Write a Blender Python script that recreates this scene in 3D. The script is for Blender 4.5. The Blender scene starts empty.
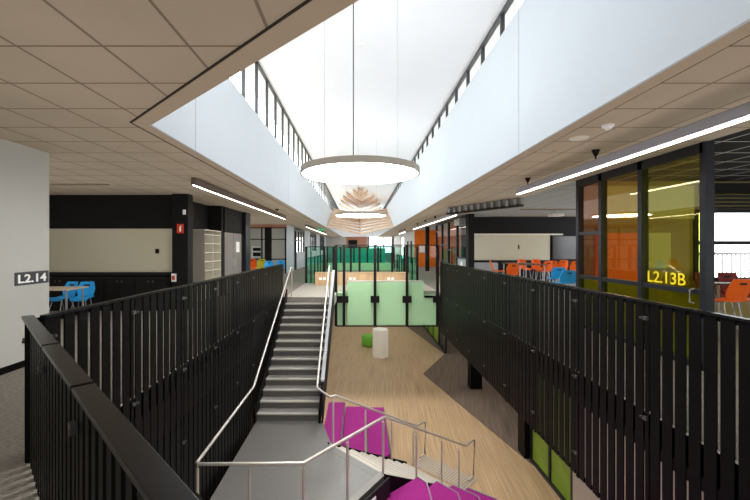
import bpy, bmesh, math, random
from mathutils import Vector, Matrix
random.seed(4)
S = bpy.context.scene
COL = S.collection
PI = math.pi

# ------------------------------------------------------------------ materials
def nodes(name):
    m = bpy.data.materials.new(name); m.use_nodes = True
    nt = m.node_tree
    b = nt.nodes['Principled BSDF']
    return m, nt, b

def mat(name, col, rough=.6, metal=0., spec=.5, noise=0., scale=20., stretch=(1, 1, 1), bump=0.):
    m, nt, b = nodes(name)
    b.inputs['Base Color'].default_value = (*col, 1)
    b.inputs['Roughness'].default_value = rough
    b.inputs['Metallic'].default_value = metal
    b.inputs['Specular IOR Level'].default_value = spec
    if noise or bump:
        tc = nt.nodes.new('ShaderNodeTexCoord')
        mp = nt.nodes.new('ShaderNodeMapping'); mp.inputs['Scale'].default_value = stretch
        nz = nt.nodes.new('ShaderNodeTexNoise'); nz.inputs['Scale'].default_value = scale
        nz.inputs['Detail'].default_value = 3
        nt.links.new(tc.outputs['Object'], mp.inputs['Vector']); nt.links.new(mp.outputs[0], nz.inputs['Vector'])
        if noise:
            rp = nt.nodes.new('ShaderNodeMapRange')
            rp.inputs['From Min'].default_value = .3; rp.inputs['From Max'].default_value = .7
            rp.inputs['To Min'].default_value = 1 - noise; rp.inputs['To Max'].default_value = 1 + noise
            nt.links.new(nz.outputs['Fac'], rp.inputs['Value'])
            mx = nt.nodes.new('ShaderNodeVectorMath'); mx.operation = 'SCALE'
            mx.inputs[0].default_value = col
            nt.links.new(rp.outputs[0], mx.inputs['Scale'])
            nt.links.new(mx.outputs[0], b.inputs['Base Color'])
        if bump:
            bp = nt.nodes.new('ShaderNodeBump'); bp.inputs['Strength'].default_value = bump
            bp.inputs['Distance'].default_value = .01
            nt.links.new(nz.outputs['Fac'], bp.inputs['Height']); nt.links.new(bp.outputs[0], b.inputs['Normal'])
    return m

def emit(name, col, strength):
    m, nt, b = nodes(name)
    b.inputs['Base Color'].default_value = (*col, 1)
    b.inputs['Emission Color'].default_value = (*col, 1)
    b.inputs['Emission Strength'].default_value = strength
    return m

def glass(name, col, refl=1.0, rough=.02, ior=1.45, sheen=(1, 1, 1)):
    m = bpy.data.materials.new(name); m.use_nodes = True
    nt = m.node_tree; nt.nodes.clear()
    out = nt.nodes.new('ShaderNodeOutputMaterial')
    tr = nt.nodes.new('ShaderNodeBsdfTransparent'); tr.inputs[0].default_value = (*col, 1)
    gl = nt.nodes.new('ShaderNodeBsdfGlossy'); gl.inputs['Roughness'].default_value = rough; gl.inputs['Color'].default_value = (*sheen, 1)
    fr = nt.nodes.new('ShaderNodeFresnel'); fr.inputs['IOR'].default_value = ior
    ml = nt.nodes.new('ShaderNodeMath'); ml.operation = 'MULTIPLY'; ml.inputs[1].default_value = refl
    mx = nt.nodes.new('ShaderNodeMixShader')
    L = nt.links.new
    ge = nt.nodes.new('ShaderNodeNewGeometry')
    ft = nt.nodes.new('ShaderNodeMath'); ft.operation = 'SUBTRACT'; ft.inputs[0].default_value = 1   # the inner face only transmits
    mm = nt.nodes.new('ShaderNodeMath'); mm.operation = 'MULTIPLY'
    L(ge.outputs['Backfacing'], ft.inputs[1]); L(fr.outputs[0], ml.inputs[0])
    L(ml.outputs[0], mm.inputs[0]); L(ft.outputs[0], mm.inputs[1]); L(mm.outputs[0], mx.inputs[0])
    L(tr.outputs[0], mx.inputs[1]); L(gl.outputs[0], mx.inputs[2]); L(mx.outputs[0], out.inputs[0])
    return m

def grid_mat(name, tile, line, px, py, ox, oy, w=.011, noise=.04):
    """square lay-in tiles: straight joints every px / py metres"""
    m, nt, b = nodes(name)
    L = nt.links.new
    tc = nt.nodes.new('ShaderNodeTexCoord'); sp = nt.nodes.new('ShaderNodeSeparateXYZ')
    L(tc.outputs['Object'], sp.inputs[0])
    def joint(out, p, o):
        a = nt.nodes.new('ShaderNodeMath'); a.operation = 'SUBTRACT'; L(out, a.inputs[0]); a.inputs[1].default_value = o
        d = nt.nodes.new('ShaderNodeMath'); d.operation = 'PINGPONG'; L(a.outputs[0], d.inputs[0]); d.inputs[1].default_value = p / 2
        c = nt.nodes.new('ShaderNodeMath'); c.operation = 'LESS_THAN'; L(d.outputs[0], c.inputs[0]); c.inputs[1].default_value = w
        return c.outputs[0]
    mx = nt.nodes.new('ShaderNodeMath'); mx.operation = 'MAXIMUM'
    L(joint(sp.outputs[0], px, ox), mx.inputs[0]); L(joint(sp.outputs[1], py, oy), mx.inputs[1])
    nz = nt.nodes.new('ShaderNodeTexNoise'); nz.inputs['Scale'].default_value = 1.1
    rp = nt.nodes.new('ShaderNodeMapRange'); rp.inputs['From Min'].default_value = .3; rp.inputs['From Max'].default_value = .7
    rp.inputs['To Min'].default_value = 1 - noise; rp.inputs['To Max'].default_value = 1 + noise
    L(tc.outputs['Object'], nz.inputs['Vector']); L(nz.outputs['Fac'], rp.inputs['Value'])
    sc = nt.nodes.new('ShaderNodeVectorMath'); sc.operation = 'SCALE'; sc.inputs[0].default_value = tile
    L(rp.outputs[0], sc.inputs['Scale'])
    mc = nt.nodes.new('ShaderNodeMix'); mc.data_type = 'RGBA'
    L(mx.outputs[0], mc.inputs['Factor']); L(sc.outputs[0], mc.inputs['A']); mc.inputs['B'].default_value = (*line, 1)
    L(mc.outputs['Result'], b.inputs['Base Color'])
    b.inputs['Roughness'].default_value = .9; b.inputs['Specular IOR Level'].default_value = .15
    return m

def plank_mat(name, c1, c2, ang, freq=40., along=1.2, rough=.5, joint=None):
    """fine streaks running at ang (radians from +X)"""
    m, nt, b = nodes(name)
    L = nt.links.new
    tc = nt.nodes.new('ShaderNodeTexCoord'); mp = nt.nodes.new('ShaderNodeMapping')
    mp.vector_type = 'TEXTURE'; mp.inputs['Rotation'].default_value = (0, 0, ang)
    L(tc.outputs['Object'], mp.inputs['Vector'])
    m2 = nt.nodes.new('ShaderNodeMapping'); m2.inputs['Scale'].default_value = (along, freq, 1)
    L(mp.outputs[0], m2.inputs['Vector'])
    nz = nt.nodes.new('ShaderNodeTexNoise'); nz.inputs['Scale'].default_value = 1; nz.inputs['Detail'].default_value = 2
    L(m2.outputs[0], nz.inputs['Vector'])
    rp = nt.nodes.new('ShaderNodeMapRange'); rp.inputs['From Min'].default_value = .33; rp.inputs['From Max'].default_value = .67
    L(nz.outputs['Fac'], rp.inputs['Value'])
    mc = nt.nodes.new('ShaderNodeMix'); mc.data_type = 'RGBA'
    L(rp.outputs[0], mc.inputs['Factor']); mc.inputs['A'].default_value = (*c1, 1); mc.inputs['B'].default_value = (*c2, 1)
    L(mc.outputs['Result'], b.inputs['Base Color'])
    b.inputs['Roughness'].default_value = rough
    return m

M = dict(
    white=mat('white plaster', (.555, .60, .64), .6, noise=.015, scale=1.5),
    roof=mat('white ceiling lining', (.85, .885, .92), .8, noise=.01, scale=1.2),
    cream=mat('cream painted wall', (.46, .45, .41), .5, noise=.02, scale=2),
    tile=grid_mat('ceiling tiles', (.43, .355, .265), (.21, .165, .12), .6, .6, -2.393, 2.647),
    band=mat('ceiling border', (.43, .345, .25), .8, noise=.02, scale=3),
    gap=mat('shadow gap', (.03, .026, .022), .9),
    darktile=grid_mat('dark ceiling tiles', (.025, .025, .026), (.45, .44, .42), .6, .6, -2.393, 2.647, .013),
    hallceil=grid_mat('grey hall ceiling', (.30, .29, .27), (.16, .155, .14), .6, .6, -2.393, 2.647),
    black=mat('black powder coat', (.0042, .0038, .0038), .42, spec=.07, noise=.12, scale=6),
    blackcap=mat('black capping', (.008, .008, .009), .26, spec=.3, noise=.1, scale=3),
    blackwall=mat('black panel wall', (.010, .0095, .0095), .6, spec=.2, noise=.1, scale=3),
    charcoal=mat('charcoal frame', (.014, .015, .019), .4, spec=.3, noise=.06, scale=5),
    steel=mat('brushed steel', (.60, .565, .51), .36, .55, noise=.05, scale=8, stretch=(1, 1, 12)),
    clampmetal=mat('clamp metal', (.10, .098, .095), .4, .6, noise=.05, scale=9),
    greymetal=mat('grey metal', (.42, .42, .43), .4, .6, noise=.04, scale=6),
    carpet=plank_mat('striped carpet', (.12, .108, .092), (.27, .245, .205), .35, 110, 22, .95),
    vinyl=mat('light grey vinyl', (.33, .30, .26), .45, noise=.07, scale=35),
    landing=mat('grey speckled vinyl', (.118, .112, .104), .4, noise=.14, scale=60),
    tread=mat('stair tread vinyl', (.22, .205, .19), .5, noise=.08, scale=50),
    riser=mat('dark riser', (.085, .079, .073), .5, noise=.08, scale=30),
    nosing=mat('pale nosing strip', (.42, .39, .345), .5, noise=.05, scale=40),
    woodfloor=plank_mat('tan timber look floor', (.31, .195, .105), (.54, .37, .215), 1.5, 55, .5, .42),
    darkfloor=plank_mat('dark brown carpet', (.085, .058, .042), (.18, .13, .096), 1.3, 55, .6, .9),
    beige=plank_mat('ribbed cream treads', (.42, .36, .28), (.62, .55, .45), 2.356, 45, .4, .6),
    purple=mat('magenta carpet', (.27, .008, .165), .9, noise=.34, scale=60, bump=.3),
    board=mat('cream whiteboard', (.50, .46, .34), .22, noise=.02, scale=1),
    beigelam=mat('beige laminate', (.40, .345, .29), .5, noise=.04, scale=6, stretch=(1, 1, .2)),
    shelfwhite=mat('cream shelf boards', (.66, .62, .52), .5, noise=.03, scale=5),
    greydoor=mat('taupe door leaf', (.21, .185, .17), .45, noise=.04, scale=4),
    timber=plank_mat('timber batten', (.52, .37, .25), (.64, .475, .335), 1.43, 9, .7, .6),
    benchwood=plank_mat('bench timber veneer', (.47, .30, .16), (.60, .40, .23), 0, 3, 14, .45),
    greenpanel=mat('pale green panel', (.45, .70, .41), .35, noise=.03, scale=1.2),
    limepanel=mat('lime green panel', (.17, .27, .02), .35, noise=.15, scale=3),
    teal=mat('teal green panel', (.06, .48, .36), .4, noise=.1, scale=2),
    orange=mat('orange wall', (.72, .17, .012), .45, noise=.03, scale=3),
    terracotta=mat('terracotta bulkhead', (.42, .19, .12), .6, noise=.05, scale=3),
    orangeplastic=mat('orange chair plastic', (.82, .12, .008), .35, noise=.03, scale=9),
    blueplastic=mat('bright blue chair plastic', (.02, .34, .74), .35, noise=.03, scale=9),
    yellowplastic=mat('yellow green chair plastic', (.50, .47, .02), .35, noise=.03, scale=9),
    maroon=mat('maroon chair plastic', (.17, .022, .018), .4, noise=.05, scale=9),
    tabletop=mat('pale laminate table top', (.52, .42, .32), .4, noise=.03, scale=6),
    tabledark=mat('dark laminate table top', (.07, .05, .04), .4, noise=.1, scale=6),
    red=mat('red sign', (.62, .05, .02), .4),
    signwhite=mat('sign white', (.86, .86, .84), .5),
    signdark=mat('dark sign plate', (.045, .045, .047), .5, noise=.05, scale=9),
    yellow=mat('yellow sign lettering', (.95, .74, .01), .5),
    greensign=emit('green exit sign', (.01, .30, .12), .4),
    pouf=mat('green pouf fabric', (.16, .42, .05), .8, noise=.08, scale=40),
    plinth=mat('cream plinth', (.93, .88, .77), .5, noise=.03, scale=4),
    lampface=emit('lamp diffuser', (1, .985, .95), 18.0),
    upface=emit('lamp upper diffuser', (1, .985, .95), 2.0),
    stripface=emit('strip light diffuser', (1, .90, .80), 7),
    rim=mat('bronze grey lamp rim', (.36, .32, .26), .5, .0, noise=.05, scale=6),
    lampbody=mat('grey lamp housing', (.36, .355, .40), .35, .2, noise=.03, scale=6),
    brownlamp=mat('brown lamp housing', (.13, .095, .08), .5, noise=.04, scale=6),
    winframe=mat('dark window frame', (.03, .036, .042), .4, noise=.05, scale=6),
    screen=mat('dark display', (.02, .021, .022), .15, noise=.05, scale=3),
    greypanel=mat('pale grey panel', (.40, .41, .43), .5, noise=.03, scale=3),
    deck=mat('balcony slab', (.5, .5, .49), .8, noise=.05, scale=4),
    clear=glass('clear glass', (.975, .985, .98), .7),
    greenglass=glass('green guard glass', (.80, .96, .88), .7),
    deepgreen=glass('deep green guard glass', (.60, .93, .90), .7),
    amber=glass('amber glass', (.97, .82, .38), 1.2, ior=2.1, sheen=(1, .82, .5)),
    lime=glass('yellow green glass', (.88, .90, .36), 1.2, ior=2.1, sheen=(1, .88, .5)),
    redglass=glass('brown red glass', (.88, .64, .54), 1.2, ior=2.1, sheen=(1, .75, .62)),
    limeglass=glass('lime lower glass', (.72, .80, .22), .7),
)

# ------------------------------------------------------------------ mesh helpers
class MB:
    def __init__(s): s.bm = bmesh.new()
    def box(s, x0, x1, y0, y1, z0, z1):
        vs = [s.bm.verts.new((x, y, z)) for x in (x0, x1) for y in (y0, y1) for z in (z0, z1)]
        for f in ((0, 1, 3, 2), (4, 6, 7, 5), (0, 4, 5, 1), (2, 3, 7, 6), (0, 2, 6, 4), (1, 5, 7, 3)):
            s.bm.faces.new([vs[i] for i in f])
        return s
    def obox(s, c, ux, uy, hx, hy, z0, z1):
        """box with horizontal axes ux, uy about centre c"""
        pts = [(c[0] + a * hx * ux[0] + b * hy * uy[0], c[1] + a * hx * ux[1] + b * hy * uy[1]) for a, b in ((-1, -1), (1, -1), (1, 1), (-1, 1))]
        return s.prism(pts, z0, z1)
    def prism(s, pts, z0, z1):
        lo = [s.bm.verts.new((p[0], p[1], z0)) for p in pts]; hi = [s.bm.verts.new((p[0], p[1], z1)) for p in pts]
        n = len(pts)
        s.bm.faces.new(lo[::-1]); s.bm.faces.new(hi)
        for i in range(n): s.bm.faces.new((lo[i], lo[(i + 1) % n], hi[(i + 1) % n], hi[i]))
        return s
    def hull8(s, a, b):
        """solid between polygon a and polygon b (same count, 3-D points)"""
        A = [s.bm.verts.new(p) for p in a]; B = [s.bm.verts.new(p) for p in b]; n = len(A)
        s.bm.faces.new(A[::-1]); s.bm.faces.new(B)
        for i in range(n): s.bm.faces.new((A[i], A[(i + 1) % n], B[(i + 1) % n], B[i]))
        return s
    def tube(s, pts, r, n=10):
        pts = [Vector(p) for p in pts]; rings = []
        for i, p in enumerate(pts):
            if i == 0: d = pts[1] - p
            elif i == len(pts) - 1: d = p - pts[i - 1]
            else: d = (pts[i + 1] - p).normalized() + (p - pts[i - 1]).normalized()
            d.normalize()
            up = Vector((0, 0, 1)) if abs(d.z) < .95 else Vector((0, 1, 0))
            u = d.cross(up).normalized(); v = d.cross(u).normalized()
            k = 1.0
            if 0 < i < len(pts) - 1:
                c = max(.5, d.dot((p - pts[i - 1]).normalized())); k = 1 / c
            rings.append([s.bm.verts.new(p + r * (math.cos(2 * PI * j / n) * u + math.sin(2 * PI * j / n) * v)) for j in range(n)])
        for a, b in zip(rings, rings[1:]):
            for j in range(n): s.bm.faces.new((a[j], a[(j + 1) % n], b[(j + 1) % n], b[j]))
        s.bm.faces.new(rings[0][::-1]); s.bm.faces.new(rings[-1])
        return s
    def lathe(s, c, prof, n=40):
        """prof: (r, z) pairs; closed by fans at r = 0"""
        rings = []
        for r, z in prof:
            if r < 1e-6: rings.append([s.bm.verts.new((c[0], c[1], c[2] + z))])
            else: rings.append([s.bm.verts.new((c[0] + r * math.cos(2 * PI * j / n), c[1] + r * math.sin(2 * PI * j / n), c[2] + z)) for j in range(n)])
        for a, b in zip(rings, rings[1:]):
            for j in range(n):
                k = (j + 1) % n
                if len(a) == 1 and len(b) == 1: continue
                if len(a) == 1: s.bm.faces.new((a[0], b[k], b[j]))
                elif len(b) == 1: s.bm.faces.new((a[j], a[k], b[0]))
                else: s.bm.faces.new((a[j], a[k], b[k], b[j]))
        return s

def finish(name, mb, m, origin=(0, 0, 0), smooth=False, bevel=0.):
    bm = mb.bm
    bmesh.ops.recalc_face_normals(bm, faces=bm.faces)
    bmesh.ops.translate(bm, verts=bm.verts, vec=-Vector(origin))
    me = bpy.data.meshes.new(name); bm.to_mesh(me); bm.free()
    me.materials.append(m)
    o = bpy.data.objects.new(name, me); COL.objects.link(o)
    if smooth:
        for p in me.polygons: p.use_smooth = True
        me.set_sharp_from_angle(angle=math.radians(40))
    if bevel:
        b = o.modifiers.new('bevel', 'BEVEL'); b.width = bevel; b.segments = 2; b.limit_method = 'ANGLE'
    return o

def tag(o, label, cat, group=None):
    o['label'] = label; o['category'] = cat
    if group: o['group'] = group
    return o

def thing(name, label, cat, loc, group=None):
    o = bpy.data.objects.new(name, None); COL.objects.link(o)
    o.empty_display_size = .1; o.location = loc
    return tag(o, label, cat, group)

def rootloc(o):
    v = Vector((0, 0, 0))
    while o: v += o.location; o = o.parent
    return v

def part(name, mb, m, parent, label=None, smooth=False, bevel=0.):
    """mb in world coordinates"""
    o = finish(name, mb, m, rootloc(parent), smooth, bevel)
    o.parent = parent
    if label: o['label'] = label
    return o

def solo(name, mb, m, label, cat, loc, group=None, smooth=False, bevel=0.):
    o = finish(name, mb, m, loc, smooth, bevel); o.location = loc
    return tag(o, label, cat, group)

def struct(name, mb, m, parent=None):
    o = finish(name, mb, m)
    if parent: o.parent = parent
    else: o['kind'] = 'structure'
    return o

def dup(root, loc, rotz, label, group=None):
    r = root.copy(); COL.objects.link(r); r.location = loc; r.rotation_euler = (0, 0, rotz)
    r['label'] = label
    if group: r['group'] = group
    for ch in list(root.children):
        c = ch.copy(); COL.objects.link(c); c.parent = r
        for g in ch.children:
            d = g.copy(); COL.objects.link(d); d.parent = c
    return r

def recolour(root, names, m):
    for ch in root.children:
        if ch.name.split('.')[0] in names:
            ch.data = ch.data.copy(); ch.data.materials[0] = m

def text_mb(txt, width, height, depth, offset=.0):
    """lettering in the XY plane, lower left at 0,0, scaled to width x height"""
    cu = bpy.data.curves.new('t', 'FONT'); cu.body = txt; cu.size = 1; cu.extrude = depth / 2; cu.offset = offset
    ob = bpy.data.objects.new('t', cu); COL.objects.link(ob)
    bpy.context.view_layer.update()
    me = bpy.data.meshes.new_from_object(ob.evaluated_get(bpy.context.evaluated_depsgraph_get()))
    bpy.data.objects.remove(ob)
    mb = MB(); mb.bm.from_mesh(me)
    xs = [v.co.x for v in mb.bm.verts]; ys = [v.co.y for v in mb.bm.verts]
    x0, x1, y0, y1 = min(xs), max(xs), min(ys), max(ys)
    for v in mb.bm.verts:
        v.co.x = (v.co.x - x0) / (x1 - x0) * width; v.co.y = (v.co.y - y0) / (y1 - y0) * height
    return mb

# ------------------------------------------------------------------ dimensions
EYE = 1.65; CZ = 3.05; LZ = -2.39; FZ = -3.93
XL, XR = -2.5, 2.9            # void edges, upper floor
SL, SR = -2.38, 2.38          # ceiling opening
RISE = 2.39 / 14; GO = .283
YT = 12.5; YB = YT - 13 * GO  # top / bottom riser of the main flight
YV0 = 13.8
def zroof(x): return 5.83 - .075 * x

# ------------------------------------------------------------------ setting
# upper floor slabs (carpet) around the two voids
f = MB()
f.prism([(-13, -5), (5.4, -5), (2.9, -2.45), (-2.5, 2.95), (-13, 2.95)], -.3, 0)
f.box(-13, XL, 2.95, 56, -.3, 0)
f.prism([(XR, -2.45), (5.4, -5), (14, -5), (14, 56), (XR, 56)], -.3, 0)
struct('floor_upper', f, M['carpet'])
f = MB()
f.box(XL, -.85, YT, 17.4, -.3, 0)
f.box(-.85, XR, YV0 + .52, 17.4, -.3, 0)
f.box(XL, XR, 27, 56, -.3, 0)
struct('floor_landing', f, M['vinyl'])
f = MB().box(-9, 10, -5, 34, FZ - .2, FZ); struct('floor_lower', f, M['woodfloor'])
f = MB().prism([(3.28, 27), (3.3, 26.5), (4.4, 19.8), (2.77, 16.7), (4.27, 10.3), (6.5, 2), (9.9, 2), (9.9, 27)], FZ, FZ + .012)
struct('floor_lower_dark', f, M['darkfloor'])
# slab edges
f = MB()
f.box(XL - .02, XL, 2.95, YT, -.75, -.02).box(XR, XR + .02, -2.4, YT, -.42, -.02)
struct('trim_slab_edge', f, M['black'])
# lower storey walls
struct('wall_lower_left', MB().box(-3.3, -3.2, -5, 34, FZ, -.3), M['blackwall'])
struct('wall_lower_right', MB().box(9.9, 10, -5, 34, FZ, -.3), M['blackwall'])
struct('wall_lower_back', MB().box(-3.2, 9.9, 33.9, 34, FZ, -.3), M['cream'])
for i, y in enumerate((10.0, 14.87)):
    c = MB().box(4.33, 4.78, y, y + .42, FZ, -.3)
    struct('column_%d' % (i + 1), c, M['black'])

# ceilings: tiles left and right, border band, shadow gap
dgs = -.923
def diag(x, o=0.): return 4.36 + (x + 2.4) * dgs - o
xa, xb = SL - .2, SR + .2
off = .2 * math.sqrt(1 + dgs * dgs)
c = MB()
def Lp(x): return diag(x, off)
c.prism([(-14, -5), (4.6, -5), (4.6, Lp(xb) - .0), (xb, Lp(xb)), (xa, Lp(xa)), (-14, Lp(xa))], CZ, CZ + .25)
c.box(-14, xa, Lp(xa), 56, CZ, CZ + .25)
struct('ceiling_left', c, M['tile'])
c = MB().box(xb, 4.6, Lp(xb), 56, CZ, CZ + .25)
struct('ceiling_right', c, M['tile'])
c = MB()
g = .02
c.prism([(SL - .03, diag(SL)), (SL - .03, 56), (xa + g, 56), (xa + g, Lp(xa) + .01)], CZ - .004, CZ + .25)
c.prism([(SL, diag(SL)), (xa + g, Lp(xa) + .01), (xb, Lp(xb) + .03), (SR, diag(SR))], CZ - .004, CZ + .25)
c.prism([(SR + .03, diag(SR)), (xb - g, Lp(xb) + .02), (xb - g, 56), (SR + .03, 56)], CZ - .004, CZ + .25)
struct('trim_ceiling_border', c, M['band'])
c = MB()
c.prism([(xa, Lp(xa)), (xa + g, Lp(xa) + .015), (xb - g, Lp(xb) + .035), (xb, Lp(xb))], CZ - .006, CZ + .1)
c.box(xa, xa + g, Lp(xa), 56, CZ - .006, CZ + .1)
struct('trim_shadow_gap', c, M['gap'])
struct('ceiling_classroom', MB().box(4.6, 14, -5, 8.1, CZ, CZ + .25), M['darktile'])
c = MB().prism([(4.6, 8.1), (14, 8.1), (14, 24), (4.6, 24)], CZ, CZ + .25)
c.box(4.6, 14, 24, 56, CZ, CZ + .25)
struct('ceiling_hall', c, M['hallceil'])

# upstand walls of the roof lantern
def upstand(side, x0, x1, sill):
    w = MB().box(x0, x1, diag(x0) if side == 'left' else -1, 56, CZ + .25, sill)
    xe = (SL - .03, SL) if side == 'left' else (SR, SR + .03)
    w.box(xe[0], xe[1], diag(SL) if side == 'left' else diag(SR), 56, CZ - .004, CZ + .25)
    return struct('wall_lantern_' + side, w, M['white'])
upstand('left', SL - .2, SL, 4.72)
upstand('right', SR, SR + .2, 5.22)
w = MB().prism([(SL - .2, diag(SL) - .02), (SL, diag(SL)), (SR, diag(SR)), (SR, diag(SR) - .2), (SL - .2, diag(SL) - .25)], CZ + .25, 6.1)
struct('wall_lantern_near', w, M['white'])
w = MB()
w.box(SL - .003, SL + .002, 5.49, 5.51, CZ, 4.72).box(SR - .002, SR + .003, 5.69, 5.71, CZ, 5.22).box(SL - .003, SL + .002, 12.6, 12.62, CZ, 4.72)
struct('trim_wall_joints', w, M['greypanel'])
r = MB()
r.hull8([(-3.0, -2, zroof(-3.0)), (3.0, -2, zroof(3)), (3.0, -2, zroof(3) + .2), (-3.0, -2, zroof(-3) + .2)],
        [(-3.0, 56, zroof(-3.0)), (3.0, 56, zroof(3)), (3.0, 56, zroof(3) + .2), (-3.0, 56, zroof(-3) + .2)])
struct('ceiling_lantern', r, M['roof'])
# clerestory windows: a run on each side, glass panes and mullions as parts
def clerestory(name, x, sill, top, ys, inner):
    g_ = MB().box(x - .006, x + .006, ys[0], ys[-1], sill, top)
    root = struct(name, g_, M['clear'])
    fr = MB()
    fr.box(x - .035, x + .035, ys[0], ys[-1], top - .10, top + .02).box(x - .03, x + .03, ys[0], ys[-1], sill - .01, sill + .02)
    struct('window_frame', fr, M['winframe'], root)
    for y in ys:
        struct('mullion', MB().box(x - .035, x + .035, y - .025, y + .025, sill, top), M['winframe'], root)
    return root
clerestory('window_1', SL - .045, 4.72, zroof(SL - .1) + .04, [2.9 + 1.0 * k for k in range(52)], 1)
clerestory('window_2', SR + .045, 5.2, zroof(SR + .1) + .04, [1.32 + 1.03 * k for k in range(52)], -1)

# timber prow closing the lantern and chevron battens on its ceiling
A0 = .03
n_b = 10
root = thing('timber_feature_ceiling', 'pale timber batten ceiling folding down in a V at the far end of the roof void', 'feature ceiling', (A0, 35, 3.05))
bk = MB()
for sg in (-1, 1):
    yb = lambda z, ax: 26.6 + (z - 3.05 + .577 * (2.35 - ax)) / .267
    pts = [(2.35, 3.05), (0, 2.63), (0, 5.15), (2.35, 5.15)]
    fr_ = [(A0 + sg * ax, yb(z, ax), z) for ax, z in pts]
    bk.hull8(fr_, [(p[0], p[1] + .25, p[2]) for p in fr_])
part('backing', bk, M['roof'], root, 'white lining behind the battens')
dz = 2.12 / n_b
for k in range(n_b):
    z0 = 3.05 + k * dz; z1 = z0 + dz * .74
    b = MB()
    for sg in (-1, 1):
        u_ = min(1, k / 4); zc0, zc1 = [zz_ - .42 * (1 - u_) for zz_ in (z0, z1)]
        q = [(2.34, z0), (0, zc0), (0, zc1), (2.34, z1)]
        fr_ = [(A0 + sg * ax, yb(z, ax) - .28, z) for ax, z in q]
        b.hull8(fr_, [(p[0], p[1] + .26, p[2]) for p in fr_])
    part('batten', b, M['timber'], root)
# chevrons lying on the roof lining: V pointing away from the stair
tip = [27.4, 30.5, 35.0, 39.6, 44.6, 49.5]
arm = [.2, .55, 1.08, 1.45, 1.8, 2.15]
for t_, a_ in zip(tip, arm):
    b = MB()
    for sg in (-1, 1):
        w_ = 2.3
        p = [(A0, t_), (A0 + sg * a_, t_ - a_ * 5.6), (A0 + sg * a_, t_ - a_ * 5.6 + w_), (A0, t_ + w_)]
        lo = [(x, y, zroof(x) - .09) for x, y in p]; hi = [(x, y, zroof(x) - .005) for x, y in p]
        b.hull8(lo, hi)
    part('batten', b, M['timber'], root)
# flat white ceiling beyond the prow's lower edge
sv = MB()
for sg in (-1, 1):
    sv.prism([(A0 + sg * 2.35, 26.7), (A0 + sg * 2.35, 56), (A0, 56), (A0, 33.2)], CZ + .02, CZ + .12)
struct('ceiling_far', sv, M['roof'])

# left side walls
w = MB().box(-4.83, -4.63, -5, 5.66, 0, CZ); struct('wall_left', w, M['cream'])
struct('baseboard_left', MB().box(-4.63, -4.615, -5, 5.66, 0, .09).box(-4.83, -4.615, 5.66, 5.675, 0, .09), M['black'])
struct('wall_outer_left', MB().box(-9.2, -9, -5, 28, 0, CZ), M['cream'])
struct('wall_back_added', MB().box(-9.2, 6, -5.2, -5, FZ, CZ).box(6, 14, -5.2, -5, FZ, .8), M['cream'])  # unseen wall added to shut out sky light; the building continues behind
struct('window_9', MB().box(6, 14, -5.12, -5.1, .8, CZ), M['clear'])  # unseen window added to throw sky light onto the classroom wall
struct('window_frame', MB().box(7.9, 8, -5.15, -5.05, .8, CZ).box(9.9, 10, -5.15, -5.05, .8, CZ).box(11.9, 12, -5.15, -5.05, .8, CZ), M['winframe'], bpy.data.objects['window_9'])
struct('wall_outer_right', MB().box(14, 14.2, -5.2, 8.1, 0, CZ), M['cream'])
YW = 10.2
struct('wall_left_room', MB().box(-9, -5.0, YW, YW + .15, 0, CZ), M['blackwall'])
struct('wall_pier_left', MB().box(-4.945, -4.53, 10.0, 10.3, 0, CZ), M['blackwall'])
w = MB().box(-5.3, -5.14, 10.3, 12.9, 0, CZ).box(-5.3, -4.7, 12.9, 13.05, 0, CZ)
w.box(-4.85, -4.7, 13.05, 13.2, 0, CZ).box(-4.85, -4.7, 13.05, 16.0, 2.19, CZ).box(-4.85, -4.7, 15.15, 16.0, 0, CZ)
w.box(-9, -4.7, 15.9, 16.0, 0, CZ)
struct('wall_left_core', w, M['blackwall'])
struct('trim_core_corner', MB().box(-4.72, -4.60, 15.3, 15.95, 0, CZ), M['charcoal'])
# recess beyond the core: glazed wall facing the stair
YG = 23.8
struct('trim_bulkhead_left', MB().box(-9, -4.6, YG - .05, YG + .1, 2.88, CZ), M['terracotta'])
g_ = MB().box(-9, -4.6, YG, YG + .012, .02, 2.88)
root = struct('window_3', g_, M['clear'])
fr = MB()
for x in (-7.0, -6.15, -4.66): fr.box(x - .04, x + .04, YG - .03, YG + .05, 0, 2.88)
fr.box(-9, -4.6, YG - .03, YG + .05, 2.1, 2.16).box(-9, -4.6, YG - .03, YG + .05, .85, .92).box(-9, -4.6, YG - .03, YG + .05, 2.82, 2.88)
struct('window_frame', fr, M['charcoal'], root)
struct('trim_post_left', MB().box(-5.95, -5.55, YG - .1, YG + .1, 0, 2.88), M['blackwall'])
struct('wall_left_far_room', MB().box(-9, -4.7, 28, 28.1, 0, CZ), M['cream'])
# far left wall: white piers with dark framed windows between
w = MB()
for y0, y1 in ((YG, 26.4), (31.6, 35.0), (40.2, 43.5), (49, 56)): w.box(-4.75, -4.6, y0, y1, 0, CZ)
for y0, y1 in ((28.0, 31.6), (36.5, 40.2), (45, 49)): w.box(-4.75, -4.66, y0, y1, 0, 1.25)
struct('wall_left_far', w, M['white'])
for i, (y0, y1) in enumerate(((26.4, 31.6), (35.0, 40.2), (43.5, 49))):
    root = struct('window_%d' % (4 + i), MB().box(-4.72, -4.71, y0, y1, 1.0, CZ), M['clear'])
    fr = MB()
    n = 4
    for k in range(n + 1):
        y = y0 + (y1 - y0) * k / n; fr.box(-4.76, -4.62, y - .05, y + .05, 0 if k < 2 else 1.25, CZ)
    fr.box(-4.76, -4.64, y0, y1, CZ - .25, CZ - .01).box(-4.76, -4.64, y0, y1, 2.1, 2.17)
    struct('window_frame', fr, M['winframe'], root)
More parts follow.
